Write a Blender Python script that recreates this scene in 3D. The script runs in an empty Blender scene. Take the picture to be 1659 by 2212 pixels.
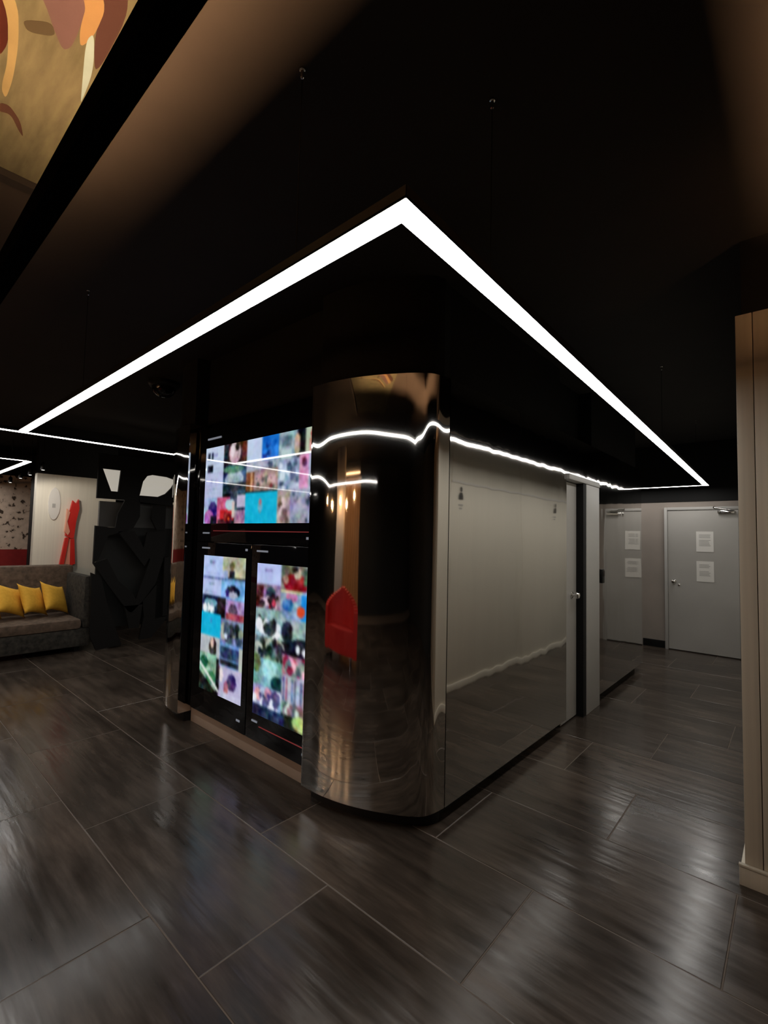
import bpy, bmesh, math, random
from mathutils import Vector, Matrix
random.seed(7)
scene = bpy.context.scene
C = scene.collection
PI = math.pi

# ------------------------------------------------------------------ camera
YAW, PITCH, ROLL, FPX = 0.721857, 0.0546487, 0.0226716, 1013.5
CAM_Z = 1.6
fwd = Vector((-math.sin(YAW)*math.cos(PITCH), math.cos(YAW)*math.cos(PITCH), math.sin(PITCH)))
rgt0 = Vector((math.cos(YAW), math.sin(YAW), 0)); up0 = rgt0.cross(fwd)
rgt = rgt0*math.cos(ROLL) + up0*math.sin(ROLL)
upv = -rgt0*math.sin(ROLL) + up0*math.cos(ROLL)
cam_d = bpy.data.cameras.new('camera'); cam = bpy.data.objects.new('camera', cam_d); C.objects.link(cam)
cam_d.sensor_fit = 'HORIZONTAL'; cam_d.sensor_width = 36.0; cam_d.lens = 36.0*FPX/1659.0
cam_d.clip_start = 0.02; cam_d.clip_end = 100
M = Matrix((rgt, upv, -fwd)).transposed().to_4x4(); M.translation = (0, 0, CAM_Z)
cam.matrix_world = M
scene.camera = cam

# ------------------------------------------------------------------ world, exposure, light levels
w = bpy.data.worlds.new('world'); scene.world = w; w.use_nodes = True
w.node_tree.nodes['Background'].inputs[0].default_value = (0.5, 0.45, 0.4, 1)
w.node_tree.nodes['Background'].inputs[1].default_value = 0.0015
scene.view_settings.view_transform = 'Standard'; scene.view_settings.look = 'None'
scene.view_settings.exposure = 0.0; scene.view_settings.gamma = 1.0
scene.view_settings.use_curve_mapping = False
LED_WHITE = 18.0        # white linear lamps
COVE_WARM = 520.0       # warm uplight strip hidden in the black channel
SCREEN = 0.9

# ------------------------------------------------------------------ materials
def srgb(r, g, b):
    f = lambda c: (c/255)/12.92 if c/255 <= .04045 else ((c/255+.055)/1.055)**2.4
    return (f(r), f(g), f(b), 1)
def mat(name, col, rough=.5, metal=0.0, spec=.5, emis=None, es=0.0):
    m = bpy.data.materials.new(name); m.use_nodes = True
    b = m.node_tree.nodes['Principled BSDF']
    b.inputs['Base Color'].default_value = col if len(col) == 4 else (*col, 1)
    b.inputs['Roughness'].default_value = rough; b.inputs['Metallic'].default_value = metal
    b.inputs['Specular IOR Level'].default_value = spec
    if emis:
        b.inputs['Emission Color'].default_value = (*emis[:3], 1); b.inputs['Emission Strength'].default_value = es
    return m
def nd(m, t, **kw):
    n = m.node_tree.nodes.new(t)
    for k, v in kw.items():
        if k in n.inputs: n.inputs[k].default_value = v
        else: setattr(n, k, v)
    return n
def lk(m, a, b): m.node_tree.links.new(a, b)
def noise(m, scale, stretch=(1, 1, 1), detail=4, coord='Object', rnd=False, rough=.5):
    tc = nd(m, 'ShaderNodeTexCoord'); mp = nd(m, 'ShaderNodeMapping'); mp.inputs['Scale'].default_value = stretch
    lk(m, tc.outputs[coord], mp.inputs['Vector'])
    if rnd:
        oi = nd(m, 'ShaderNodeObjectInfo'); mul = nd(m, 'ShaderNodeMath', operation='MULTIPLY'); mul.inputs[1].default_value = 37.0
        lk(m, oi.outputs['Random'], mul.inputs[0]); lk(m, mul.outputs[0], mp.inputs['Location'])
    n = nd(m, 'ShaderNodeTexNoise'); n.inputs['Scale'].default_value = scale; n.inputs['Detail'].default_value = detail
    n.inputs['Roughness'].default_value = rough
    lk(m, mp.outputs['Vector'], n.inputs['Vector'])
    return n
def ramp(m, src, stops):
    r = nd(m, 'ShaderNodeValToRGB'); e = r.color_ramp.elements
    e[0].position, e[0].color = stops[0][0], stops[0][1]
    e[1].position, e[1].color = stops[-1][0], stops[-1][1]
    for p_, c_ in stops[1:-1]:
        x = e.new(p_); x.color = c_
    lk(m, src, r.inputs['Fac']); return r
def bump(m, src, strength, dist):
    b = nd(m, 'ShaderNodeBump'); b.inputs['Strength'].default_value = strength; b.inputs['Distance'].default_value = dist
    lk(m, src, b.inputs['Height']); lk(m, b.outputs['Normal'], m.node_tree.nodes['Principled BSDF'].inputs['Normal'])
def pb(m): return m.node_tree.nodes['Principled BSDF']
def g(v): return (v, v, v, 1)
def mottled(name, c0, c1, scale, rough=.6, stretch=(1, 1, 1), bs=0, bd=.01, spec=.5, rnd=False):
    m = mat(name, c0, rough, spec=spec); n = noise(m, scale, stretch, rnd=rnd)
    lk(m, ramp(m, n.outputs['Fac'], [(.3, c0 if len(c0) == 4 else (*c0, 1)), (.7, c1 if len(c1) == 4 else (*c1, 1))]).outputs['Color'], pb(m).inputs['Base Color'])
    if bs: bump(m, n.outputs['Fac'], bs, bd)
    return m

# floor tiles: dark brown stone with streaks along the tile
M_TILE = mat('floor_tile_stone', (.04, .033, .028), .3, spec=.42)
n1 = noise(M_TILE, 2.2, (1.0, 7.0, 1), 6, rnd=True, rough=.6); n2 = noise(M_TILE, 1.1, (1, 1.4, 1), 5, rnd=True)
mx = nd(M_TILE, 'ShaderNodeMath', operation='ADD'); lk(M_TILE, n1.outputs['Fac'], mx.inputs[0]); lk(M_TILE, n2.outputs['Fac'], mx.inputs[1])
mh = nd(M_TILE, 'ShaderNodeMath', operation='MULTIPLY'); mh.inputs[1].default_value = .5; lk(M_TILE, mx.outputs[0], mh.inputs[0])
lk(M_TILE, ramp(M_TILE, mh.outputs[0], [(.34, (.026, .020, .016, 1)), (.5, (.054, .042, .033, 1)), (.66, (.105, .081, .063, 1))]).outputs['Color'], pb(M_TILE).inputs['Base Color'])
lk(M_TILE, ramp(M_TILE, n1.outputs['Fac'], [(.3, g(.16)), (.7, g(.26))]).outputs['Color'], pb(M_TILE).inputs['Roughness'])
n3 = noise(M_TILE, 2.6, (.8, 7.0, 1), 3, rnd=True, rough=.45); bump(M_TILE, n3.outputs['Fac'], .10, .02)
M_GROUT = mat('grout', (.15, .12, .095), .7)
M_CEIL = mottled('ceiling_black_paint', (.022, .0205, .019), (.026, .024, .022), 3, .85, spec=.2)
M_BLACK = mat('black_paint', (.006, .006, .006), .7, spec=.25)
M_BLACKM = mat('black_metal', (.004, .004, .004), .45, spec=.25)
M_BEIGE = mottled('beige_wall_board', (.50, .45, .36), (.57, .515, .41), 2.0, .55, (26, 26, .25), .05, .004)
M_WHITEW = mottled('white_wall_board', (.74, .70, .60), (.79, .75, .64), 2.0, .55, (20, 20, .3), .04, .003)
M_PLINTH = mat('plinth_black', (.006, .006, .006), .5)
M_STEEL = mat('polished_steel', (.66, .64, .61), .045, 1.0)
ns = noise(M_STEEL, 1.0, (2.4, 2.4, .9), 2); bump(M_STEEL, ns.outputs['Fac'], .16, .03)
M_STEELB = mat('brushed_steel', (.55, .48, .42), .28, 1.0)
M_CHROME = mat('chrome', (.75, .74, .72), .12, 1.0)
M_GLASSB = mat('black_glass', (.004, .004, .005), .04, spec=.5)
M_LED = mat('led_diffuser', (.9, .9, .9), .6, emis=(1, .965, .92), es=LED_WHITE)
M_COVE = mat('warm_led_strip', (.9, .7, .5), .6, emis=(1, .52, .25), es=COVE_WARM)
M_GREYDOOR = mottled('grey_door_paint', (.375, .36, .335), (.41, .395, .37), 2, .5, bs=.02)
M_GREYFRAME = mat('grey_frame_paint', (.42, .41, .39), .45)
M_BROWNW = mottled('grey_brown_wall', (.27, .235, .205), (.31, .265, .23), 3, .6)
M_PAPER = mat('paper', (.72, .70, .66), .7)
M_INK = mat('grey_print', (.42, .41, .39), .8)
M_SOFA = mottled('dark_tweed', (.010, .010, .008), (.052, .048, .040), 20, .9, bs=.6, bd=.01)
M_SOFAT = mottled('brown_tweed', (.07, .05, .035), (.15, .105, .075), 18, .9, bs=.4, bd=.01)
M_YELLOW = mottled('yellow_fabric', (.75, .40, .035), (.85, .48, .05), 30, .85, bs=.15, bd=.003)
M_RED = mottled('red_paint', (.62, .02, .015), (.70, .035, .025), 4, .4)
M_PINK = mat('salmon_paint', (.80, .36, .25), .5)
M_SIGN = mat('pale_grey_sign', (.72, .70, .66), .5)
M_DKRED = mottled('dark_red_upholstery', (.26, .006, .006), (.34, .012, .010), 8, .6)
M_GREYBAND = mat('grey_band', (.075, .075, .072), .6)
M_DKGREY = mat('dark_grey_panel', (.018, .019, .018), .6, spec=.3)
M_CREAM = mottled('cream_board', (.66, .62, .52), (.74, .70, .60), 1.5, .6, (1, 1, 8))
M_TIMBER = mottled('warm_timber', (.42, .22, .09), (.60, .34, .15), 2.5, .45, (9, 9, .6), .05, .004)
M_BEIGECOL = mottled('beige_column_paint', (.45, .38, .30), (.50, .42, .33), 2, .6)
M_WARMB = mat('warm_bulb', (1, .8, .6), .5, emis=(1, .58, .28), es=260)
M_DOT = mat('downlight_lens', (1, 1, 1), .5, emis=(1, .95, .88), es=2.0)
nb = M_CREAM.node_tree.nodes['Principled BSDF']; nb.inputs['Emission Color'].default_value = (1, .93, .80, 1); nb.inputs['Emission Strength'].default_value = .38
# speckled far wall
M_SPECK = mat('speckled_wall_print', (.6, .5, .4), .6)
tc = nd(M_SPECK, 'ShaderNodeTexCoord'); vo = nd(M_SPECK, 'ShaderNodeTexNoise'); vo.inputs['Scale'].default_value = 11; vo.inputs['Detail'].default_value = 3
lk(M_SPECK, tc.outputs['Object'], vo.inputs['Vector'])
lk(M_SPECK, ramp(M_SPECK, vo.outputs['Fac'], [(.36, (.05, .025, .012, 1)), (.42, (.62, .47, .36, 1)), (.7, (.74, .58, .46, 1))]).outputs['Color'], pb(M_SPECK).inputs['Base Color'])
# screen picture: colours stored per point, shown as light behind glass
def screen_mat(name):
    m = mat(name, (.004, .004, .005), .04)
    a = nd(m, 'ShaderNodeVertexColor'); a.layer_name = 'picture'
    lk(m, a.outputs['Color'], pb(m).inputs['Emission Color']); pb(m).inputs['Emission Strength'].default_value = SCREEN
    return m
M_SCREEN = screen_mat('screen_picture')

# ------------------------------------------------------------------ mesh helpers
class MB:
    def __init__(s): s.v, s.f, s.mi, s.cur = [], [], [], 0
    def add(s, vs, fs):
        o = len(s.v); s.v += [tuple(x) for x in vs]
        for f in fs: s.f.append([o+i for i in f]); s.mi.append(s.cur)
        return s
    def box(s, x0, x1, y0, y1, z0, z1, b=0.0):
        if x0 > x1: x0, x1 = x1, x0
        if y0 > y1: y0, y1 = y1, y0
        if z0 > z1: z0, z1 = z1, z0
        if b <= 0:
            return s.add([(x, y, z) for z in (z0, z1) for y in (y0, y1) for x in (x0, x1)],
                         [(0, 2, 3, 1), (4, 5, 7, 6), (0, 1, 5, 4), (2, 6, 7, 3), (0, 4, 6, 2), (1, 3, 7, 5)])
        bm = bmesh.new(); bmesh.ops.create_cube(bm, size=1.0)
        for v in bm.verts:
            v.co = (x0+(v.co.x+.5)*(x1-x0), y0+(v.co.y+.5)*(y1-y0), z0+(v.co.z+.5)*(z1-z0))
        b = min(b, .45*min(x1-x0, y1-y0, z1-z0))
        bmesh.ops.bevel(bm, geom=bm.edges[:]+bm.verts[:], offset=b, segments=2, affect='EDGES', profile=.6)
        s.add([v.co[:] for v in bm.verts], [[v.index for v in f.verts] for f in bm.faces]); bm.free(); return s
    def prism(s, poly, axis, a, b):
        # poly: 2-D outline; extruded along axis from a to b
        n = len(poly)
        def P(q, t): return (t, q[0], q[1]) if axis == 0 else ((q[0], t, q[1]) if axis == 1 else (q[0], q[1], t))
        vs = [P(q, a) for q in poly]+[P(q, b) for q in poly]
        fs = [list(range(n)), list(range(2*n-1, n-1, -1))]+[(i, i+n, (i+1) % n+n, (i+1) % n) for i in range(n)]
        return s.add(vs, fs)
    def tube(s, p0, p1, r0, r1=None, n=12):
        r1 = r0 if r1 is None else r1
        p0, p1 = Vector(p0), Vector(p1); d = (p1-p0).normalized()
        a = d.orthogonal().normalized(); b = d.cross(a)
        vs = [p0+(a*math.cos(t)+b*math.sin(t))*r0 for t in [2*PI*i/n for i in range(n)]]
        vs += [p1+(a*math.cos(t)+b*math.sin(t))*r1 for t in [2*PI*i/n for i in range(n)]]
        fs = [(i, (i+1) % n, n+(i+1) % n, n+i) for i in range(n)]+[list(range(n-1, -1, -1)), list(range(n, 2*n))]
        return s.add(vs, fs)
    def lathe(s, prof, c, axis='Z', n=20):
        vs, fs = [], []
        for r, h in prof:
            for i in range(n):
                t = 2*PI*i/n; x, y = r*math.cos(t), r*math.sin(t)
                q = (x, y, h) if axis == 'Z' else ((h, x, y) if axis == 'X' else (y, h, x))
                vs.append((c[0]+q[0], c[1]+q[1], c[2]+q[2]))
        for k in range(len(prof)-1):
            for i in range(n): fs.append((k*n+i, k*n+(i+1) % n, (k+1)*n+(i+1) % n, (k+1)*n+i))
        fs += [list(range(n-1, -1, -1)), list(range((len(prof)-1)*n, len(prof)*n))]
        return s.add(vs, fs)
    def build(s, name, mats, parent=None, smooth=False, sharp=35):
        me = bpy.data.meshes.new(name); me.from_pydata(s.v, [], s.f)
        for m in (mats if isinstance(mats, (list, tuple)) else [mats]): me.materials.append(m)
        me.polygons.foreach_set('material_index', s.mi)
        bm = bmesh.new(); bm.from_mesh(me); bmesh.ops.recalc_face_normals(bm, faces=bm.faces); bm.to_mesh(me); bm.free()
        if smooth:
            me.polygons.foreach_set('use_smooth', [True]*len(me.polygons)); me.set_sharp_from_angle(angle=math.radians(sharp))
        me.update()
        return link(name, me, parent)
def link(name, me, parent=None):
    o = bpy.data.objects.new(name, me); C.objects.link(o)
    if parent:
        o.parent = parent
        o.matrix_parent_inverse = Matrix.Translation(parent.location).inverted() if not parent.rotation_euler[2] else parent.matrix_basis.inverted()
    return o
def bx(name, m, parent, *a, b=0.0): return MB().box(*a, b=b).build(name, m, parent, smooth=b > 0)
def thing(name, label, cat, loc=(0, 0, 0), group=None):
    o = bpy.data.objects.new(name, None); C.objects.link(o); o.location = loc; o.empty_display_size = .1
    return tag(o, label, cat, group)
def tag(o, label, cat, group=None):
    o['label'] = label; o['category'] = cat
    if group: o['group'] = group
    return o
def struct(o, label=None, cat=None):
    o['kind'] = 'structure'
    if label: o['label'] = label
    if cat: o['category'] = cat
    return o

# ------------------------------------------------------------------ floor
X0, X1, Y0, Y1, H = -12.0, 2.3, -5.0, 8.4, 3.15
floor = struct(bx('floor', M_GROUT, None, X0, X1, Y0, Y1, -.06, -.0012), 'dark grout bed under the large brown stone floor tiles', 'floor')
TL, TW, G = 1.25, .6225, .005
tm = MB()
c = .0018; a, b_ = TL/2-G/2, TW/2-G/2
tm.add([(-a, -b_, -.012), (a, -b_, -.012), (a, b_, -.012), (-a, b_, -.012), (-a, -b_, -c*.6), (a, -b_, -c*.6), (a, b_, -c*.6), (-a, b_, -c*.6),
        (-a+c, -b_+c, 0), (a-c, -b_+c, 0), (a-c, b_-c, 0), (-a+c, b_-c, 0)],
       [(3, 2, 1, 0), (0, 1, 5, 4), (1, 2, 6, 5), (2, 3, 7, 6), (3, 0, 4, 7), (4, 5, 9, 8), (5, 6, 10, 9), (6, 7, 11, 10), (7, 4, 8, 11), (8, 9, 10, 11)])
tile0 = tm.build('tile', M_TILE, None); tile_me = tile0.data; bpy.data.objects.remove(tile0)
offs = {0: -1.65, 1: -.94, 2: -.235, 3: -.80}
row = -8
for row in range(-8, 12):
    yc = .92+TW*row+TW/2
    if yc-TW/2 < Y0 or yc+TW/2 > Y1+.3: continue
    xo = offs.get(row, -1.65+(.41*row) % TL)
    k = math.floor((X0-xo)/TL)
    for i in range(k, k+16):
        xa, xb = xo+i*TL, xo+(i+1)*TL
        if xb < X0+.2 or xa > X1-.1: continue
        if xa > -4.4 and xb < -1.55 and yc-TW/2 > 2.2 and yc+TW/2 < 6.6: continue     # under the steel block
        if xa > -.15 and yc > 3.3: continue                                           # under the right wall
        if xb < -8.4 and yc < -2.5: continue
        o = link('tile', tile_me, floor); o.location = ((xa+xb)/2, yc, 0)

# ------------------------------------------------------------------ ceiling and outer shell
struct(bx('ceiling', M_CEIL, None, X0, X1, Y0, Y1+.2, H, H+.1), 'high black painted ceiling with a warm glow at its edges', 'ceiling')
struct(bx('wall_back', M_DKGREY, None, X0, X1, Y0-.12, Y0, 0, H), 'dark wall behind the lounge seen only in the steel', 'wall')
struct(bx('wall_outer', M_DKGREY, None, X1, X1+.12, Y0, 2.9, 0, H), 'dark side wall beyond the right edge', 'wall')

# end wall of the corridor
we = struct(bx('wall_end', M_BROWNW, None, -7.5, -.2, 8.4, 8.55, 0, H), 'grey brown end wall of the corridor', 'wall')
bx('upper_shade_panel', M_BLACK, we, -7.5, -.2, 8.393, 8.4005, 2.25, H)  # black band painted as the shade above the LED cutoff
bx('vent_grille', M_PLINTH, we, -1.86, -1.545, 8.385, 8.401, 0, .11, b=.004)
for i in range(5): bx('grille_slat', M_BLACKM, we, -1.85, -1.555, 8.381, 8.386, .014+.02*i, .024+.02*i)
d1 = struct(MB().box(-1.50, -.62, 8.36, 8.40, .012, 2.12, b=.004).build('door_1', M_GREYDOOR, None), 'grey corridor end door with two white notices', 'door')
bx('door_frame', M_GREYFRAME, d1, -1.545, -1.503, 8.345, 8.40, 0, 2.165, b=.005)
bx('door_frame', M_GREYFRAME, d1, -.617, -.575, 8.345, 8.40, 0, 2.165, b=.005)
bx('door_frame', M_GREYFRAME, d1, -1.503, -.617, 8.345, 8.40, 2.123, 2.165, b=.005)
kn = MB().lathe([(.030, 0), (.030, -.006), (.012, -.010), (.012, -.03), (.026, -.038), (.032, -.052), (.026, -.068), (.008, -.074)], (-1.42, 8.36, 1.035), 'Y').build('door_knob', M_CHROME, d1, True)
MB().lathe([(.016, 0), (.016, -.006), (.006, -.009)], (-1.355, 8.36, .985), 'Y').build('key_cylinder', M_CHROME, d1, True)
dc = bx('door_closer', M_CHROME, d1, -.86, -.66, 8.31, 8.36, 2.06, 2.105, b=.008)
MB().tube((-.70, 8.33, 2.115), (-.90, 8.33, 2.15), .010).tube((-.90, 8.33, 2.15), (-.90, 8.35, 2.16), .016).build('closer_arm', M_CHROME, dc, True)
def paper(z0, lab):
    p_ = tag(MB().box(-1.13, -.916, 8.3555, 8.3595, z0, z0+.30).build('paper_notice', M_PAPER, None), lab, 'paper', 'notices on the corridor door')
    pr = MB()
    random.seed(int(z0*100))
    for k, zz in enumerate([.245, .225, .205, .165, .145, .125, .105, .085]):
        if k == 3 and z0 < 1.2: continue
        pr.box(-1.095, -.95-random.random()*.03, 8.3545, 8.3554, z0+zz, z0+zz+.010)
    pr.build('print', M_INK, p_)
paper(1.498, 'upper white paper notice taped to the grey door')
paper(1.057, 'lower white paper notice taped to the grey door')

# right wall: L-shaped partition, beige boards to the room, white boards to the corridor
wr = struct(bx('wall_right', M_BLACK, None, -.19, X1, 2.92, 8.4, 0, H), 'partition wall with beige boards, black above', 'wall')
xs = [-.215, -.145, .48, 1.10, 1.72, X1]
for i in range(len(xs)-1):
    bx('wall_panel', M_BEIGE, wr, xs[i]+.0015, xs[i+1]-.0015, 2.89, 2.925, .085, 2.757, b=.003)
ys = [2.926, 4.18, 5.85, 7.60, 8.34]
for i in range(len(ys)-1):
    bx('wall_panel', M_WHITEW, wr, -.215, -.188, ys[i]+.005, ys[i+1]-.005, .07, 2.757, b=.003)
    if i in (1, 2): bx('panel_trim', M_PAPER, wr, -.225, -.2145, ys[i]+.003, ys[i+1]-.003, 2.215, 2.24, b=.003)
bs = struct(bx('baseboard_right', M_BEIGE, None, -.235, X1, 2.872, 2.8895, 0, .085, b=.004), 'low beige baseboard under the right wall', 'baseboard')
bx('cap_bead', M_BEIGE, bs, -.237, X1, 2.868, 2.889, .086, .098, b=.004)
bs2 = struct(bx('baseboard_corridor', M_WHITEW, None, -.232, -.2155, 2.89, 8.34, 0, .072, b=.004), 'pale baseboard along the corridor', 'baseboard')
def rest_sign(y, lab):
    s_ = thing('wall_sign', lab, 'sign', (-.216, y, 2.03), 'signs on the corridor wall')
    # bust-shaped dark pictogram: head, shoulders; two lines of print below
    MB().lathe([(.005, .0), (.031, -.001), (.031, -.003), (.002, -.004)], (-.216, y, 2.148), 'X', 16).build('pictogram_head', M_BLACKM, s_, True)
    MB().prism([(y-.062, 2.035), (y+.062, 2.035), (y+.055, 2.08), (y+.026, 2.114), (y-.026, 2.114), (y-.055, 2.08)], 0, -.2155, -.220).build('pictogram_body', M_BLACKM, s_)
    MB().box(-.2155, -.218, y-.065, y+.065, 1.965, 1.985).box(-.2155, -.218, y-.05, y+.045, 1.93, 1.948).build('print', M_INK, s_)
rest_sign(4.42, 'dark bust pictogram sign nearer the rounded corner, reflected in the steel')
rest_sign(7.02, 'dark bust pictogram sign nearer the side door, reflected in the steel')

# ------------------------------------------------------------------ steel clad block
blk = thing('steel_block', 'polished steel clad block with rounded corners holding the video screens', 'kiosk', (-3.1, 4.3, 0))
def catmull(pts, n=10):
    out = []
    P_ = [Vector(p) for p in pts]
    P_ = [2*P_[0]-P_[1]]+P_+[2*P_[-1]-P_[-2]]
    for i in range(1, len(P_)-2):
        p0, p1, p2, p3 = P_[i-1:i+3]
        for k in range(n):
            t = k/n
            out.append(.5*((2*p1)+(-p0+p2)*t+(2*p0-5*p1+4*p2-p3)*t*t+(-p0+3*p1-3*p2+p3)*t**3))
    out.append(P_[-2]); return out
prof = [(-2.285, 1.900), (-2.13, 1.905), (-1.97, 1.935), (-1.81, 1.993), (-1.67, 2.066), (-1.602, 2.113), (-1.562, 2.153), (-1.538, 2.21), (-1.524, 2.30)]
def sheet(name, pts, z0, z1, t, mt, parent):
    # a bent steel sheet of thickness t, its good face on the outline
    pts = [Vector(p) for p in pts]; n = len(pts); inner = []
    for i in range(n):
        d = (pts[min(i+1, n-1)]-pts[max(i-1, 0)]).normalized(); inner.append(pts[i]+Vector((-d.y, d.x))*t)
    o = MB(); poly = [tuple(p) for p in pts]+[tuple(p) for p in reversed(inner)]
    vs, fs = [], []
    nz = 2
    for k, z in enumerate((z0, z1)): vs += [(q[0], q[1], z) for q in poly]
    m_ = len(poly)
    for i in range(m_): fs.append((i, (i+1) % m_, m_+(i+1) % m_, m_+i))
    for i in range(n-1):
        fs.append((i, i+1, m_-2-i, m_-1-i)); fs.append((m_+i, m_+i+1, m_+m_-2-i, m_+m_-1-i))
    o.add(vs, fs); return o.build(name, mt, parent, True, 40)
front = catmull(prof, 12)
ZB, ZT = .085, 2.55
sheet('corner_panel', front, ZB, ZT, .012, M_STEEL, blk)
XC = -3.115
frontL = [Vector((2*XC-p.x, p.y)) for p in reversed(front)]
sheet('corner_panel', frontL, ZB, ZT, .012, M_STEEL, blk)
# returns beside the screens
bx('return_strip', M_STEEL, blk, -2.297, -2.2865, 1.90, 2.03, ZB, ZT)
bx('return_strip', M_STEEL, blk, -3.9435, -3.933, 1.90, 2.03, ZB, ZT)
sheet('side_panel', [(-1.523, 2.306), (-1.517, 2.8), (-1.512, 3.6), (-1.508, 4.128)], ZB, ZT, .012, M_STEEL, blk)
sheet('side_panel', [(-1.508, 4.128), (-1.508, 4.99)], 2.205, ZT, .012, M_STEEL, blk)
sheet('side_panel', [(-1.508, 4.99), (-1.508, 6.76)], ZB, ZT, .012, M_STEEL, blk)
sheet('side_panel', [(-1.515, 6.765), (-4.71, 6.765)], ZB, ZT, .012, M_STEEL, blk)
sheet('side_panel', [(-4.706, 6.76), (-4.706, 2.306)], ZB, ZT, .012, M_STEEL, blk)
# black core and recessed plinth
core = [(p.x, p.y+.02) for p in front if p.x < -1.55]
coreR = [(-1.535, 2.30), (-1.535, 4.13), (-1.66, 4.13), (-1.66, 4.99), (-1.535, 4.99), (-1.535, 6.74)]
def outline(ins):
    # right half from the screens round to the back, then mirrored
    r = [(-2.30, 2.06)]+[(-2.28, 1.92+ins)]+[(max(p.x-ins*.3, -2.28) if 0 else p.x-ins*.35, p.y+ins*.95+.014) for p in front[2:-8:4]]+[(-1.54-ins, 2.36), (-1.54-ins, 4.128), (-1.70, 4.128), (-1.70, 4.99), (-1.54-ins, 4.99), (-1.54-ins, 6.74)]
    l = [(-4.69+ins, 6.74), (-4.69+ins, 2.36)]+[(2*XC-(p.x-ins*.35), p.y+ins*.95+.014) for p in reversed(front[2:-8:4])]+[(2*XC+2.28, 1.92+ins), (2*XC+2.30, 2.06)]
    return r+l
MB().prism(outline(.0), 2, ZB, ZT-.004).build('core', M_BLACK, blk)
MB().prism(outline(.055), 2, 0, ZB).build('plinth', M_PLINTH, blk)
MB().prism(outline(.03), 2, ZT-.004, H).build('upper_fascia', M_BLACK, blk)
bx('kick_plate', mottled('kick_plate_paint', (.42, .33, .26), (.48, .38, .31), 4, .5), blk, -3.93, -2.30, 2.018, 2.058, 0, .125, b=.003)
bx('screen_surround', M_GLASSB, blk, -3.93, -2.30, 2.004, 2.058, .128, 2.54, b=.003)
bx('top_channel', M_CHROME, blk, -1.99, -1.62, 2.12, 2.135, ZT-.003, ZT+.006)

# side door in the block
d2 = struct(MB().box(-1.60, -1.56, 4.135, 4.52, .012, 2.145, b=.003).build('door_2', M_GREYDOOR, None), 'narrow pale grey door in the steel side of the block', 'door')
bx('door_frame', M_GREYFRAME, d2, -1.60, -1.492, 4.60, 4.985, 0, 2.15, b=.006)
bx('door_frame', M_GREYFRAME, d2, -1.60, -1.485, 4.135, 4.985, 2.152, 2.203, b=.006)
bx('shade_reveal', M_BLACK, d2, -1.66, -1.602, 4.13, 4.599, .0, 2.15)
bx('shade_reveal', M_BLACK, d2, -1.602, -1.496, 4.522, 4.599, .0, 2.15)  # black strip over the jamb return, painted-in shade of the door recess
MB().lathe([(.028, 0), (.028, .006), (.011, .010), (.011, .032), (.026, .040), (.031, .055), (.024, .068), (.006, .074)], (-1.56, 4.40, 1.115), 'X').build('door_knob', M_CHROME, d2, True)
cr = tag(MB().box(-1.507, -1.475, 5.03, 5.10, 1.19, 1.33, b=.01).build('card_reader', M_BLACKM, None, True), 'small black card reader on the steel beside the side door', 'card reader')
bx('reader_window', M_GLASSB, cr, -1.4755, -1.472, 5.043, 5.087, 1.26, 1.315)

# ------------------------------------------------------------------ video screens
import array
def hx(s): return tuple(int(s[i:i+2], 16) for i in (0, 2, 4))
class Pic:
    def __init__(s, w_, h_, base='0a0c14'): s.w, s.h, s.px = w_, h_, [hx(base)]*(w_*h_)
    def put(s, f, col, var=0, a=1.0):
        col = hx(col)
        for j in range(s.h):
            for i in range(s.w):
                u, v = (i+.5)/s.w, (j+.5)/s.h
                if f(u, v):
                    d = random.uniform(-var, var); o = s.px[j*s.w+i]
                    s.px[j*s.w+i] = tuple(max(0, min(255, o[k]*(1-a)+(col[k]+d)*a)) for k in range(3))
    def r(s, u0, v0, u1, v1, col, var=6, a=1.0): s.put(lambda u, v: u0 <= u < u1 and v0 <= v < v1, col, var, a)
    def e(s, cu, cv, ru, rv, col, var=6, a=1.0): s.put(lambda u, v: ((u-cu)/ru)**2+((v-cv)/rv)**2 < 1, col, var, a)
    def spots(s, u0, v0, u1, v1, n, cols, r=.02, asp=1.0):
        for _ in range(n):
            rr = r*random.uniform(.5, 1.3)
            s.e(random.uniform(u0+rr, u1-rr), random.uniform(v0+rr*asp, v1-rr*asp), rr, rr*asp*random.uniform(.7, 1.5), random.choice(cols), 10)
    def page(s, u0, v0, u1, v1, col, ink='8f9ac0', n=6):
        s.r(u0, v0, u1, v1, col, 4)
        cu = (u0+u1)/2; cv = v0+(v1-v0)*.32
        s.r(cu-(u1-u0)*.16, cv-(v1-v0)*.07, cu+(u1-u0)*.16, cv+(v1-v0)*.07, ink, 12, .7)
        for k in range(n):
            vv = v0+(v1-v0)*(.5+.07*k); s.r(u0+(u1-u0)*.15, vv, u0+(u1-u0)*random.uniform(.6, .88), vv+(v1-v0)*.02, ink, 6, .35)
def screen_mesh(name, pic, x0, x1, z0, z1, y, parent):
    # one point per picture dot, colours blended between them
    W_, H_ = pic.w, pic.h
    vs = [(x0+(x1-x0)*i/(W_-1), y, z1-(z1-z0)*j/(H_-1)) for j in range(H_) for i in range(W_)]
    fs = [(j*W_+i, (j+1)*W_+i, (j+1)*W_+i+1, j*W_+i+1) for j in range(H_-1) for i in range(W_-1)]
    me = bpy.data.meshes.new(name); me.from_pydata(vs, [], fs); me.materials.append(M_SCREEN)
    at = me.color_attributes.new('picture', 'FLOAT_COLOR', 'POINT')
    flat = []
    for q in pic.px: flat += srgb(*q)
    at.data.foreach_set('color', flat); me.update()
    return link(name, me, parent)
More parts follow.
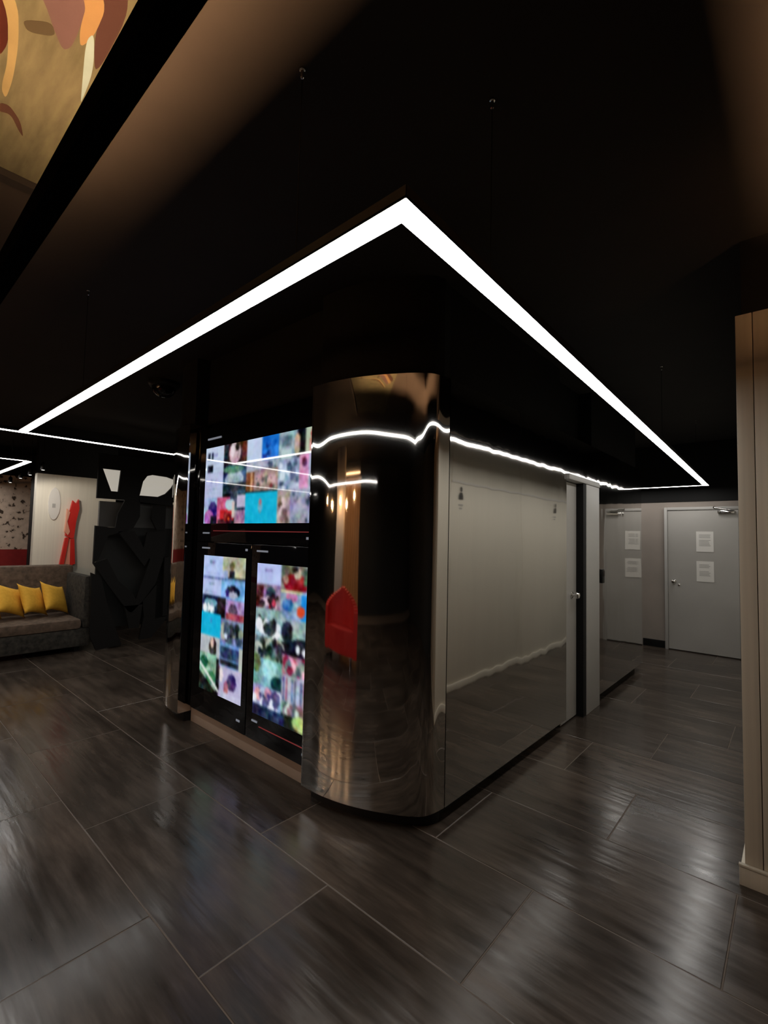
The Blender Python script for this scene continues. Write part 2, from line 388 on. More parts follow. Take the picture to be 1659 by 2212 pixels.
def grain(p, amp=34, seed=1):
    rnd_ = random.Random(seed); W_, H_ = p.w, p.h
    def lat(s_): return [[rnd_.uniform(-1, 1) for _ in range(W_//s_+3)] for _ in range(H_//s_+3)]
    for s_, a_ in ((5, amp), (2, amp*.8)):
        Ls = [lat(s_) for _ in range(3)]; com = lat(s_)
        for j in range(H_):
            for i in range(W_):
                y0, x0 = j//s_, i//s_; fy, fx = (j % s_)/s_, (i % s_)/s_
                def sm(q): return (q[y0][x0]*(1-fx)+q[y0][x0+1]*fx)*(1-fy)+(q[y0+1][x0]*(1-fx)+q[y0+1][x0+1]*fx)*fy
                o = p.px[j*W_+i]; k = sm(com); flat_ = max(o)-min(o) > 150 or min(o) > 170
                f = .3 if flat_ else 1.0
                p.px[j*W_+i] = tuple(max(0, min(255, o[c_]+f*a_*(k+.45*sm(Ls[c_])))) for c_ in range(3))
    src = p.px[:]
    for j in range(H_):
        for i in range(W_):
            acc = [0, 0, 0]; wt = 0
            for dj in (-1, 0, 1):
                for di in (-1, 0, 1):
                    jj, ii = j+dj, i+di
                    if 0 <= jj < H_ and 0 <= ii < W_:
                        w_ = (2-abs(dj))*(2-abs(di)); wt += w_; q = src[jj*W_+ii]
                        acc[0] += q[0]*w_; acc[1] += q[1]*w_; acc[2] += q[2]*w_
            p.px[j*W_+i] = (acc[0]/wt, acc[1]/wt, acc[2]/wt)
random.seed(11)
T = Pic(150, 66)
T.page(0, 0, .20, .34, 'c3d2ea'); T.r(.03, .07, .055, .17, '20283c'); T.r(.065, .07, .09, .17, '20283c'); T.r(.03, .24, .09, .34, '1a2034', 20)
T.r(.20, 0, .43, .27, '3a2228', 14); T.r(.205, .02, .25, .2, '1b2a38', 14); T.e(.31, .13, .055, .15, 'c9aab4', 18); T.e(.335, .05, .02, .06, '2a1a22'); T.e(.285, .1, .02, .08, 'e3d4dc'); T.r(.38, .02, .43, .26, '5a2a24', 12)
T.r(.43, 0, .56, .28, 'c4d4f0', 5); T.r(.56, 0, .70, .27, '1a6fd0', 10); T.spots(.56, 0, .70, .27, 14, ['0c3f96', '2f8af0', '0a5cc0'], .016, 2.2)
T.r(.70, 0, .84, .3, '8fa4ae', 10); T.r(.73, .05, .80, .16, '5a6c78', 10); T.r(.72, .2, .8, .34, 'bcd6d2', 5); T.r(.84, 0, .90, .28, '1d1c24', 10); T.e(.84, .16, .022, .12, 'd0b4a2', 8)
T.r(.90, 0, 1, .3, 'bccab2', 8); T.e(.95, .07, .014, .05, 'b83a44'); T.r(.93, .12, .97, .26, 'd49a94', 10)
T.page(0, .34, .20, .67, 'b9bfe2'); T.r(.20, .27, .43, .62, '2c4464', 12); T.e(.31, .46, .09, .12, '9db4c0', 14); T.r(.20, .27, .25, .38, '161c34'); T.r(.20, .5, .43, .60, '22303c', 14); T.e(.30, .33, .10, .05, '54806a', 12)
T.r(.43, .27, .70, .40, 'a8b0c0', 14); T.spots(.56, .3, .7, .4, 8, ['4a4a62', '6a7086'], .013, 2); T.r(.43, .4, .50, .62, '7a4a2e', 18); T.r(.47, .4, .49, .62, 'c99a70', 12); T.r(.50, .38, .70, .62, 'a48a86', 16); T.spots(.5, .42, .7, .62, 14, ['7c3a3e', 'c4a6a4', '5c5458'], .016, 2)
T.r(.70, .3, .86, .66, '9db0c8', 14); T.spots(.70, .32, .86, .66, 14, ['3c5068', 'd4e2f0', '62788e'], .018, 2.2); T.r(.86, .28, .93, .68, 'd99ac4', 8); T.e(.895, .36, .018, .05, '5c2c48'); T.r(.93, .28, 1, .66, 'a9b4cc', 10); T.r(.94, .5, .98, .62, '2a3244', 12)
T.r(0, .67, .15, 1, '9fb6dc', 10); T.e(.10, .84, .05, .13, '3c2a78', 14); T.e(.06, .92, .05, .10, 'b060b4', 16); T.r(.08, .9, .15, 1, '1c1430', 10)
T.r(.15, .67, .30, 1, 'c85a86', 14); T.r(.18, .82, .32, .96, 'c8242c', 16); T.r(.16, .94, .3, 1, '3a1420', 14); T.spots(.2, .86, .32, .96, 8, ['f0622c', '7c1016'], .018, 2)
T.r(.28, .62, .43, .84, '2a3a48', 14); T.e(.28, .76, .05, .07, 'a9c8cc', 12); T.r(.30, .72, .33, .92, 'd0beb4', 12); T.r(.35, .65, .43, .8, 'c3bcd6', 8); T.r(.33, .84, .43, 1, 'a47c9c', 16)
T.r(.43, .64, .70, 1, '14b4dc', 5); T.e(.56, .80, .018, .08, '6aa0b8', 14); T.e(.56, .75, .012, .035, 'b07c8a')
T.r(.70, .64, .80, 1, 'b09a98', 14); T.spots(.70, .66, .80, 1, 10, ['54423c', 'd8c0c4', '7a6a60'], .018, 2.4); T.r(.80, .64, 1, 1, '9c9cb4', 10); T.spots(.80, .66, 1, 1, 9, ['343848', '5c6478'], .014, 2.2)
L = Pic(62, 108)
L.page(0, 0, .48, .155, 'b4c8f4'); L.r(0, .155, .48, .175, '6f86b8'); L.r(.48, 0, 1, .15, 'b7b89c', 8); L.e(.70, .07, .06, .03, '6e6a44'); L.r(.64, .10, .76, .155, '10141c', 8); L.r(.48, .1, .62, .155, '9fb8d8', 6); L.r(.48, .155, 1, .175, '5a84b4')
L.page(0, .175, .46, .30, 'b6c4ee'); L.r(.46, .175, 1, .32, '79aeea', 6); L.e(.73, .25, .16, .045, '1a1c34', 10); L.e(.74, .27, .11, .025, 'b4b8d0', 10); L.r(.58, .23, .64, .29, '281c70', 8)
L.r(0, .30, .58, .43, '1c2c4c', 10); L.e(.22, .35, .16, .03, '7cb4c4', 14); L.spots(.02, .36, .36, .43, 14, ['e4f0f8', '8fa8b4', 'f4f8fc'], .045, .6); L.r(.38, .31, .58, .44, '1c1414', 10); L.r(.58, .31, 1, .44, 'a890c0', 14); L.e(.75, .38, .1, .05, '4a3c54', 12); L.r(.6, .40, 1, .45, 'a03c50', 14)
L.r(0, .43, .48, .595, '12b2dc', 4); L.e(.25, .48, .03, .02, '2a8cc0'); L.r(.48, .44, 1, .61, '7c90b4', 14); L.spots(.48, .46, 1, .61, 26, ['1c2430', 'c4d4ec', '4c5c70', '9ca894', '2a3438'], .06, .55)
L.r(0, .595, .48, .74, 'b8bcc4', 8); L.e(.32, .67, .09, .07, '2c1c20', 8); L.e(.30, .64, .04, .04, 'd8b8ac'); L.r(.0, .72, .42, 1, '8cb49c', 14); L.e(.12, .79, .1, .045, '145c44', 14); L.e(.3, .89, .12, .05, '3c7c5c', 14); L.put(lambda u, v: u < .5 and v > .80 and abs((v-.80)-u*.34) < .014, 'd8e4dc', 6); L.put(lambda u, v: u < .46 and v > .86+u*.28, '0c1410', 4)
L.r(.48, .61, 1, .78, '6c94d0', 10); L.put(lambda u, v: .5 < u < .92 and .64 < v < .72, '34466c', 14); L.put(lambda u, v: .5 < u < .95 and .735 < v < .765, '141c2c', 4); L.r(.92, .62, 1, .78, 'bcc4b8', 6)
L.r(.48, .78, 1, 1, 'b4b0d0', 12); L.e(.78, .87, .10, .06, '342858', 14); L.e(.54, .84, .05, .05, 'e8dcdc'); L.r(.46, .78, .5, .95, '20141c'); L.e(.66, .92, .05, .05, 'a86878', 10); L.r(.6, .95, 1, 1, 'c8c8e4', 6)
R_ = Pic(62, 108)
R_.page(0, 0, .46, .14, 'b8c6f4'); R_.r(.46, 0, 1, .16, '6c6a5c', 10); R_.e(.72, .115, .2, .065, '8c1420', 12); R_.e(.75, .05, .06, .035, 'c8b498'); R_.e(.70, .025, .06, .02, '2c1c1c'); R_.e(.55, .09, .05, .03, 'b89888', 10); R_.r(.86, .02, 1, .12, '38503c', 12)
R_.r(0, .14, .46, .30, '94809c', 14); R_.r(0, .15, .14, .3, '4c1820', 14); R_.e(.28, .2, .09, .05, '3c5458', 14); R_.r(.26, .22, .34, .3, '8c1428', 12); R_.spots(.04, .2, .46, .3, 12, ['c83c5c', 'e0c4d4', '301824'], .05, .6)
R_.r(.46, .16, 1, .33, '84a4c4', 12); R_.e(.66, .2, .1, .03, 'b86ca4', 12); R_.e(.60, .25, .1, .04, '2c6cb0', 14); R_.r(.82, .18, 1, .33, '1c8ce0', 8); R_.e(.82, .28, .07, .035, 'e0502c', 8); R_.r(.46, .16, .84, .175, 'c8d0a4', 8)
R_.r(0, .30, .50, .48, '88a8b0', 12); R_.spots(0, .35, .5, .48, 34, ['f0f4f8', 'dce8ec', '3c4c54', '1c242c', '9cb4b8'], .055, .6); R_.r(.50, .33, 1, .48, '90a8ac', 12); R_.e(.60, .42, .10, .07, '1c2030', 8)
R_.e(.84, .50, .2, .055, '101828', 10); R_.e(.79, .51, .04, .025, 'e8f0f8'); R_.e(.90, .52, .04, .025, 'e0e8f0')
R_.r(0, .48, .5, .62, '848c80', 14); R_.spots(0, .48, .56, .62, 30, ['243038', '4c6c70', 'b8c0b4', '1c2428'], .06, .6)
R_.r(.54, .56, 1, .68, 'a08494', 14); R_.spots(.54, .56, 1, .68, 28, ['c0406c', 'e8a8c4', '54606c', '8c2448', '7c8c90'], .055, .6)
R_.r(0, .62, .54, .80, '7cb4b4', 12); R_.e(.3, .68, .14, .06, 'a4e0e0', 8); R_.e(.46, .76, .12, .05, '20505c', 12); R_.e(.06, .66, .08, .06, '5c7444', 14)
R_.r(.54, .68, 1, .84, 'a4acbc', 12)
for k in range(9): R_.r(.56+.05*k, .69, .575+.05*k, .83, ['283470', '984058', 'c8ccd8', '506ca8', '343c60', 'a0b4e0'][k % 6], 8)
R_.r(0, .80, .54, .93, '9ca8d0', 14); R_.spots(0, .8, .54, .94, 34, ['d8a0b0', 'e8ecfc', '5c5484', '3c4470', 'b8c8e4'], .055, .6); R_.r(0, .93, .6, 1, '182440', 8)
R_.r(.54, .84, 1, .92, '88a8a0', 14); R_.spots(.54, .84, 1, .94, 16, ['c8dcd4', '4c6060', '8c7480'], .055, .6); R_.r(.6, .92, 1, 1, '1a2418', 10); R_.e(.86, .945, .13, .045, 'b4cc7c', 12)

grain(T, 30, 1); grain(L, 30, 2); grain(R_, 34, 3)
def display(label, x0, x1, z0, z1, pic, ix0, ix1, iz0, iz1, bars):
    d = thing('display_screen', label, 'screen', ((x0+x1)/2, 2.0, z0), 'video screens in the steel block')
    MB().box(x0, x1, 1.985, 2.003, z0, z1, b=.004).build('housing', M_GLASSB, d, True)
    screen_mesh('picture', pic, ix0, ix1, iz0, iz1, 1.9835, d)
    return d
M_SMALL = mat('screen_small_print', (.01, .01, .01), .1, emis=(.5, .52, .6), es=.35)
M_REDL = mat('screen_red_line', (.01, .01, .01), .1, emis=(.45, .06, .06), es=.35)
def smallprint(d, spans, m):
    for (x0, x1, z0, z1) in spans:
        o = MB()
        # a word of tiny letters too small to read
        n = max(1, int((x1-x0)/.014)) if (x1-x0) < .4 else 1
        for k in range(n):
            xa = x0+(x1-x0)*k/n; xb = x0+(x1-x0)*(k+(.72 if n > 1 else 1))/n
            o.box(xa, xb, 1.9815, 1.9848, z0, z1)
        o.build('caption_print' if m is M_SMALL else 'progress_line', m, d)
dT = display('wide upper video screen showing a collage with a cyan square', -3.885, -2.302, 1.535, 2.50, T, -3.79, -2.315, 1.685, 2.325, None)
smallprint(dT, [(-3.77, -3.55, 2.395, 2.41), (-2.36, -2.34, 2.45, 2.475), (-2.42, -2.33, 1.575, 1.592), (-3.79, -3.68, 1.60, 1.612)], M_SMALL)
smallprint(dT, [(-3.62, -2.36, 1.622, 1.628)], M_REDL)
dL = display('left tall video screen under the wide one, beside the left steel corner', -3.885, -3.055, .135, 1.528, L, -3.75, -3.12, .33, 1.42, None)
smallprint(dL, [(-3.79, -3.66, 1.475, 1.488), (-3.13, -3.10, 1.475, 1.492), (-3.17, -3.12, .21, .225)], M_SMALL)
dR = display('right tall video screen under the wide one, beside the right steel corner', -3.045, -2.302, .135, 1.528, R_, -2.965, -2.345, .325, 1.395, None)
smallprint(dR, [(-2.98, -2.84, 1.475, 1.488), (-2.35, -2.33, 1.475, 1.492), (-2.40, -2.345, .20, .215), (-2.97, -2.90, .265, .277)], M_SMALL)
smallprint(dR, [(-2.88, -2.345, .245, .250)], M_REDL)

# ------------------------------------------------------------------ suspended white LED frames
HL, LWD = 2.45, .066
def down_only(o):
    # only the underside of a diffuser gives light, its edges sit in the black profile
    for f in o.data.polygons: f.material_index = 1 if f.normal.z < -.9 else 0
    return o
def led_frame(label, segs, cables, name='linear_pendant_light'):
    r = thing(name, label, 'lamp', (segs[0][0][0], segs[0][0][1], HL), 'suspended linear lights')
    for (p0, p1, n0, n1) in segs:
        a_, b2 = Vector(p0), Vector(p1); d = (b2-a_).normalized(); n = Vector((-d.y, d.x)); h_ = LWD/2
        # mitre offsets n0, n1: shift of the left edge against the right edge at each end
        q = [a_+n*h_+d*n0, a_-n*h_-d*n0, b2-n*h_-d*n1, b2+n*h_+d*n1]
        down_only(MB().prism([tuple(x) for x in q], 2, HL, HL+.004).build('diffuser', [M_BLACKM, M_LED], r))
        h2 = h_+.004
        q2 = [a_+n*h2+d*n0*1.1, a_-n*h2-d*n0*1.1, b2-n*h2-d*n1*1.1, b2+n*h2+d*n1*1.1]
        MB().prism([tuple(x) for x in q2], 2, HL+.0045, HL+.032).build('profile', M_BLACKM, r)
    for (x, y) in cables:
        cb = MB().tube((x, y, HL+.032), (x, y, H-.012), .0018, n=6).build('suspension_cable', M_BLACKM, r)
        MB().lathe([(.003, -.035), (.006, -.032), (.006, -.008), (.010, -.006), (.010, 0)], (x, y, H), 'Z', 12).build('cable_gripper', M_CHROME, cb, True)
    return r
h_ = LWD/2
FR, FL, RR, RL = (-.752, .905), (-5.04, .945), (-.960, 8.03), (-5.04, 8.03)
led_frame('long white LED rectangle hung around the steel block', [
    ((FL[0]+h_, FL[1]), FR, 0, -h_),
    (FR, RR, h_, -h_),
    (RR, (RL[0]+h_, RL[1]), h_, 0),
    ((FL[0]-.05, -2.4), RL, 0, 0),
    ((FL[0]-.05+h_, -2.4), (-1.45, -2.4), 0, 0)],
    [(-1.205, .908), (-.777, 1.41), (-3.4, .93), (-.86, 4.6), (-.92, 6.9), (-5.04, 5.0)])
led_frame('distant white LED frame corner above the sofa at the far left', [
    ((-7.17, -2.4), (-7.17, 1.43), 0, h_),
    ((-7.17, 1.43), (-11.6, 1.47), -h_, 0)], [(-7.17, -.4), (-9.2, 1.45)])

# ------------------------------------------------------------------ black channel with warm uplight, and the printed ceiling panel
BZ = 2.55
M_MATT = mat('matt_black', (.003, .003, .003), 1.0, spec=0.0)
up = thing('uplight_channel', 'black channel beam with a hidden warm uplight crossing the upper left', 'lamp', (-.6, .328, BZ))
def channel(x0, x1, y0, y1, along):
    # U-shaped black profile, strip lamp on its floor
    if along == 'X':
        bx('channel_floor', M_MATT, up, x0, x1, y0, y1, BZ, BZ+.04)
        bx('channel_lip', M_MATT, up, x0, x1, y0, y0+.005, BZ+.04, BZ+.075); bx('channel_lip', M_MATT, up, x0, x1, y1-.005, y1, BZ+.04, BZ+.075)
        yc = (y0+y1)/2; bx('warm_strip', M_COVE, up, x0+.03, x1-.03, yc-.008, yc+.008, BZ+.0402, BZ+.044)
    else:
        bx('channel_floor', M_MATT, up, x0, x1, y0, y1, BZ, BZ+.04)
        bx('channel_lip', M_MATT, up, x0, x0+.005, y0, y1-.07, BZ+.04, BZ+.075); bx('channel_lip', M_MATT, up, x1-.005, x1, y0, y1, BZ+.04, BZ+.075)
        xc = (x0+x1)/2; bx('warm_strip', M_COVE, up, xc-.008, xc+.008, y0+.03, y1-.02, BZ+.0402, BZ+.044)
channel(-2.16, .365, .310, .369, 'X')
bx('end_block', M_MATT, up, -2.175, -2.161, .310, .369, BZ, BZ+.075)
bx('channel_tail', M_MATT, up, -3.2, -2.176, .310, .369, BZ, BZ+.075)
channel(.37, .429, .310, 2.55, 'Y')
for (x, y) in ((-.3, .3425), (.375, 1.4)):
    MB().tube((x, y+.024, BZ+.07), (x, y+.024, H), .0015, n=6).build('hanger_wire', M_MATT, up)

MZ = H-.02
mural = tag(bx('ceiling_mural', mottled('mural_wood', (.040, .044, .030), (.064, .070, .047), 3.0, .9, (2, 9, 1), spec=.08), None, -2.50, -1.22, -1.0, .47, MZ, H-.001), 'printed ceiling panel of figures on timber boards, warmly lit at upper left', 'mural')
S_ = (MZ-1.6)/(3.095-1.6)
def print_patch(name, pts, col, lvl, ext=None):
    col = tuple(x*.34 for x in col)
    m = mottled('mural_'+name, col, tuple(x*1.25 for x in col), 6, .9, spec=.08)
    for _ in range(3):                       # rounded outlines
        pts = [q for k in range(len(pts)) for q in ((pts[k][0]*.8+pts[(k+1) % len(pts)][0]*.2, pts[k][1]*.8+pts[(k+1) % len(pts)][1]*.2), (pts[k][0]*.2+pts[(k+1) % len(pts)][0]*.8, pts[k][1]*.2+pts[(k+1) % len(pts)][1]*.8))]
    MB().prism([(x*S_, y*S_) for x, y in pts], 2, MZ-.0006*lvl, MZ-.0006*(lvl-1)-.0001).build('printed_figure', m, mural)
print_patch('drop', [(-1.36, .10), (-1.30, .14), (-1.47, .36), (-1.58, .37), (-1.66, .37), (-1.69, .355), (-1.64, .32), (-1.57, .28)], (.12, .085, .10), 1)
print_patch('tan', [(-1.30, .14), (-1.25, .20), (-1.43, .40), (-1.57, .405), (-1.64, .388), (-1.58, .37), (-1.47, .36)], (.30, .22, .11), 2)
print_patch('white', [(-1.60, .392), (-1.555, .402), (-1.69, .44), (-1.86, .452), (-1.81, .44)], (.29, .46, .52), 3)
print_patch('brown', [(-1.25, .20), (-1.22, .30), (-1.37, .45), (-1.72, .452), (-1.555, .402), (-1.43, .40)], (.062, .034, .034), 1)
print_patch('curve', [(-1.40, .0), (-1.36, .02), (-1.62, .23), (-1.77, .26), (-1.93, .275), (-2.04, .275), (-2.0, .255), (-1.86, .25), (-1.65, .212)], (.30, .28, .15), 2)
print_patch('hook', [(-2.07, .265), (-2.06, .29), (-2.11, .33), (-2.19, .355), (-2.165, .335), (-2.10, .30), (-2.12, .265)], (.07, .04, .035), 2)
print_patch('shade', [(-1.68, .25), (-1.62, .31), (-1.66, .33), (-1.71, .27)], (.07, .065, .045), 1)
print_patch('edge', [(-1.42, -.02), (-1.40, .0), (-1.65, .212), (-1.79, .24), (-1.88, .228), (-1.67, .19)], (.06, .016, .013), 1)
bx('dropped_edge', M_BLACK, mural, -2.56, -2.502, -1.0, .47, H-.05, H-.001)

# dome camera on the ceiling
dm = thing('dome_camera', 'black dome security camera on the ceiling above the screens', 'camera', (-4.88, 2.06, H))
MB().lathe([(.10, 0), (.15, 0), (.15, -.03), (.135, -.05), (.12, -.055)], (-4.88, 2.06, H), 'Z', 28).build('housing', M_BLACKM, dm, True)
MB().lathe([(.115, -.055), (.112, -.085), (.095, -.12), (.06, -.148), (.02, -.158), (.002, -.159)], (-4.88, 2.06, H), 'Z', 28).build('dome', M_GLASSB, dm, True, 80)

# ------------------------------------------------------------------ lounge at the far left
ws = struct(bx('wall_sofa', M_WHITEW, None, -8.34, -8.22, 1.745, 2.80, 0, 2.42), 'pale grey wall behind the sofa with red figure', 'wall')
bx('upper_shade_panel', M_BLACK, ws, -8.34, -8.218, 1.745, 2.80, 2.421, H)  # unlit part of the wall above lamp level, put in as black colour
sg = thing('oval_sign', 'pale grey oval sign hanging on the wall left of the red figure', 'sign', (-8.2, 1.97, 1.74))
MB().lathe([(.004, 0), (.235, 0), (.24, .006), (.235, .014), (.002, .015)], (0, 0, 0), 'X', 32).build('plate', M_SIGN, sg, True)
pl = sg.children[0]; pl.matrix_parent_inverse = Matrix.Identity(4); pl.location = (-.018, 0, .25); pl.scale = (1, .32, 1.0)
bx('print', M_INK, sg, -8.204, -8.201, 1.945, 1.985, 1.93, 1.99)
rf = thing('red_wall_figure', 'tall glossy red figure relief on the pale wall above the sofa', 'wall art', (-8.2, 2.19, 1.04))
yz = lambda px, py: (1.02*(1.34+.0057*px)-.045+.0, 2.24-(py-1052)*.00685+(px-118)*.0006)
def fig(name, pts, m, t, x=-8.219): return MB().prism([yz(*q) for q in pts], 0, x, x+t).build(name, m, rf)
fig('body', [(150, 1082), (158, 1090), (163, 1080), (166, 1100), (160, 1130), (157, 1165), (150, 1165), (138, 1158), (140, 1130), (145, 1105)], M_RED, .05)
fig('leg', [(138, 1163), (146, 1163), (138, 1222), (129, 1220)], M_RED, .05)
fig('leg', [(150, 1166), (158, 1166), (163, 1222), (153, 1225)], M_RED, .05)
fig('face', [(139, 1100), (145, 1108), (140, 1128), (147, 1150), (143, 1158), (136, 1150), (138, 1125)], M_PINK, .058)
fig('centre_panel', [(146, 1164), (150, 1166), (152, 1222), (138, 1222)], M_PINK, .03)

# sofa, facing the block
sf = thing('sofa', 'dark tweed sofa with high back and arm beside the black cut-out screen', 'sofa', (-7.65, 1.0, 0))
MB().box(-8.12, -7.16, -.9, 2.21, .07, .31, b=.03).build('base', M_SOFA, sf, True)
for y0, y1 in ((-.88, .28), (.29, 1.16), (1.17, 2.105)):
    MB().box(-8.0, -7.14, y0, y1, .30, .435, b=.05).build('seat_cushion', M_SOFAT, sf, True)
for y0, y1 in ((-.9, .62), (.63, 2.21)):
    MB().box(-8.20, -7.98, y0, y1, .30, 1.10, b=.05).build('backrest', M_SOFAT, sf, True)
MB().box(-7.975, -7.15, 2.11, 2.225, .30, 1.0, b=.045).build('arm', M_SOFA, sf, True)
for x in (-8.05, -7.24):
    for y in (-.8, 2.08): bx('foot', M_BLACKM, sf, x-.03, x+.03, y-.03, y+.03, 0, .07)
def pillow_mesh():
    n = 14; vs, fs = [], []
    S2 = .215
    for side in (1, -1):
        for j in range(n+1):
            for i in range(n+1):
                u, v = 2*i/n-1, 2*j/n-1
                k = (1-abs(u)**2.4)*(1-abs(v)**2.4)
                pin = 1-.20*(1-u*u)*abs(v)**2; pin2 = 1-.20*(1-v*v)*abs(u)**2
                vs.append((u*S2*pin2, side*.072*k**.6, v*S2*pin))
    m_ = (n+1)**2
    for s_ in range(2):
        for j in range(n):
            for i in range(n):
                q = [s_*m_+j*(n+1)+i, s_*m_+j*(n+1)+i+1, s_*m_+(j+1)*(n+1)+i+1, s_*m_+(j+1)*(n+1)+i]
                fs.append(q if s_ == 0 else q[::-1])
    bm = bmesh.new(); me = bpy.data.meshes.new('cushion'); me.from_pydata(vs, [], fs); bm.from_mesh(me)
    bmesh.ops.remove_doubles(bm, verts=bm.verts, dist=1e-4); bmesh.ops.recalc_face_normals(bm, faces=bm.faces); bm.to_mesh(me); bm.free()
    me.polygons.foreach_set('use_smooth', [True]*len(me.polygons)); me.materials.append(M_YELLOW); return me
pm = pillow_mesh()
labs = ['yellow cushion at the far left, half behind its neighbour', 'yellow cushion second from the left edge of the sofa',
        'yellow cushion third from the left on the sofa', 'yellow cushion nearest the sofa arm, rightmost of four']
for i, y in enumerate((1.165, 1.41, 1.655, 1.90)):
    o = link('cushion', pm); rj = (4, -3, 3, 0)[i]
    Rm = Matrix.Rotation(math.radians(134+rj), 4, 'Z') @ Matrix.Rotation(math.radians(-26), 4, 'X') @ Matrix.Rotation(math.radians(17-rj), 4, 'Y')
    o.rotation_euler = Rm.to_euler(); lo = min((Rm @ v.co).z for v in pm.vertices)
    o.location = (-7.63, y, .436-lo)
    tag(o, labs[i], 'cushion', 'yellow cushions on the sofa')

# black cut-out screen beside the sofa
ps = thing('cutout_divider', 'black cut-out room divider of bold shapes beside the left steel corner', 'room divider', (-7.1, 2.9, 0))
def cy(px, py):   # divider drawing units to metres on its own plane
    return (2.19+(px-105)*.001215, 2.46-(py-105)*.001236)
def cut(pts, name='cut_shape'):
    return MB().prism([cy(*q) for q in pts], 0, -7.12, -7.08).build(name, M_BLACK, ps)
cut([(95, -60), (1500, -60), (1500, 108), (95, 108)], 'top_rail')
cut([(95, 108), (140, 112), (235, 352), (312, 352), (330, 112), (330, 440), (95, 440)])
cut([(331, 108), (540, 108), (540, 375), (555, 480), (560, 620), (490, 760), (300, 760), (320, 600), (390, 440), (331, 440)])
cut([(541, 375), (760, 375), (850, 330), (920, 250), (960, 170), (1010, 150), (1010, 480), (541, 450)])
cut([(541, 374), (541, 110), (1010, 110), (1010, 149), (960, 150), (860, 125), (690, 118), (620, 140), (575, 210), (545, 370)])
cut([(700, 480), (860, 480), (860, 780), (760, 770), (690, 640)])
cut([(95, 740), (300, 761), (490, 761), (230, 850), (150, 1100), (95, 1150)])
cut([(330, 800), (510, 790), (690, 1100), (640, 1200)])
cut([(650, 800), (870, 781), (860, 1100), (700, 1120), (620, 980)])
cut([(95, 1150), (230, 1100), (360, 1350), (520, 1500), (560, 1570), (480, 1700), (260, 1400)])
cut([(700, 1121), (860, 1101), (780, 1400), (640, 1600), (520, 1720), (480, 1701), (561, 1570)])
cut([(80, 1250), (180, 1300), (260, 1600), (330, 1800), (430, 2070), (170, 2090), (105, 1940)])
cut([(440, 1640), (640, 1640), (610, 1900), (500, 1900)])
cut([(640, 1601), (790, 1420), (790, 1820), (960, 1800), (750, 2040), (620, 2040), (660, 1780)])
cut([(870, 1100), (1010, 1080), (1010, 1800), (880, 1800)])
cut([(1010, 100), (1500, 100), (1500, 2080), (1010, 2080)], 'end_panel')
bx('backing_panel', M_DKGREY, ps, -7.30, -7.26, 2.27, 3.9, .26, 1.66)
bx('backing_band', M_GREYBAND, ps, -7.30, -7.25, 2.27, 3.9, 1.662, 2.02)
bx('backlit_board', M_CREAM, ps, -7.36, -7.33, 2.29, 3.9, 2.06, 2.62)

# dark shelf and speckled wall further back
sh = thing('display_shelf', 'dark tall shelf with pale bottles between speckled wall and sofa wall', 'shelf', (-9.4, 2.0, 0))
bx('back_board', M_BLACK, sh, -9.62, -9.58, 1.98, 2.47, 0, 2.6)
bx('side_board', M_BLACK, sh, -9.58, -9.3, 1.96, 1.99, 0, 2.6); bx('side_board', M_BLACK, sh, -9.58, -9.3, 2.44, 2.47, 0, 2.6)
for z in (1.05, 1.28, 1.72, 2.1): bx('shelf_board', M_BLACKM, sh, -9.579, -9.31, 1.991, 2.439, z, z+.02)
for i, (y, z) in enumerate([(2.03, 1.30), (2.09, 1.30), (2.15, 1.30), (2.03, 1.07), (2.09, 1.07), (2.15, 1.07)]):
    b2 = MB().lathe([(.026, 0), (.028, .01), (.028, .12), (.010, .15), (.010, .19), (.002, .191)], (-9.42, y, z), 'Z', 12).build('bottle', M_SIGN, None, True)
    tag(b2, '%s pale bottle on the %s board of the dark shelf' % (('left', 'middle', 'right')[i % 3], 'upper' if z > 1.2 else 'lower'), 'bottle', 'bottles on the dark shelf')
for y in (1.995, 2.165): bx('hanger', M_BLACKM, sh, -9.31, -9.19, y-.004, y+.004, 2.16, 2.168)
tl = thing('tube_lamp', 'short bright white tube lamp above the dark shelf', 'lamp', (-9.2, 2.0, 2.12))
down_only(bx('diffuser', [M_BLACKM, M_LED], tl, -9.26, -9.20, 1.98, 2.18, 2.12, 2.135)); bx('housing', M_BLACKM, tl, -9.27, -9.19, 1.97, 2.19, 2.1355, 2.16)
struct(bx('wall_left', M_SPECK, None, -11.3, -11.2, -1.5, 2.6, 1.22, 2.62), 'brown speckled animal print wall at the far left edge', 'wall')
struct(bx('wall_left_base', M_DKRED, None, -11.3, -11.18, -1.5, 2.6, 0, 1.218), 'dark red lower wall at the far left edge', 'wall')
struct(bx('wall_far', M_BLACK, None, X0-.1, X0, Y0, Y1, 0, H), 'black far wall of the lounge', 'wall')
struct(bx('wall_side', M_DKGREY, None, -12, -7.5, 4.6, 4.7, 0, H), 'dark wall closing the lounge', 'wall')
DLP = [(-10.09, 1.77), (-9.10, 1.72), (-8.41, 1.70), (-7.54, 1.66)]
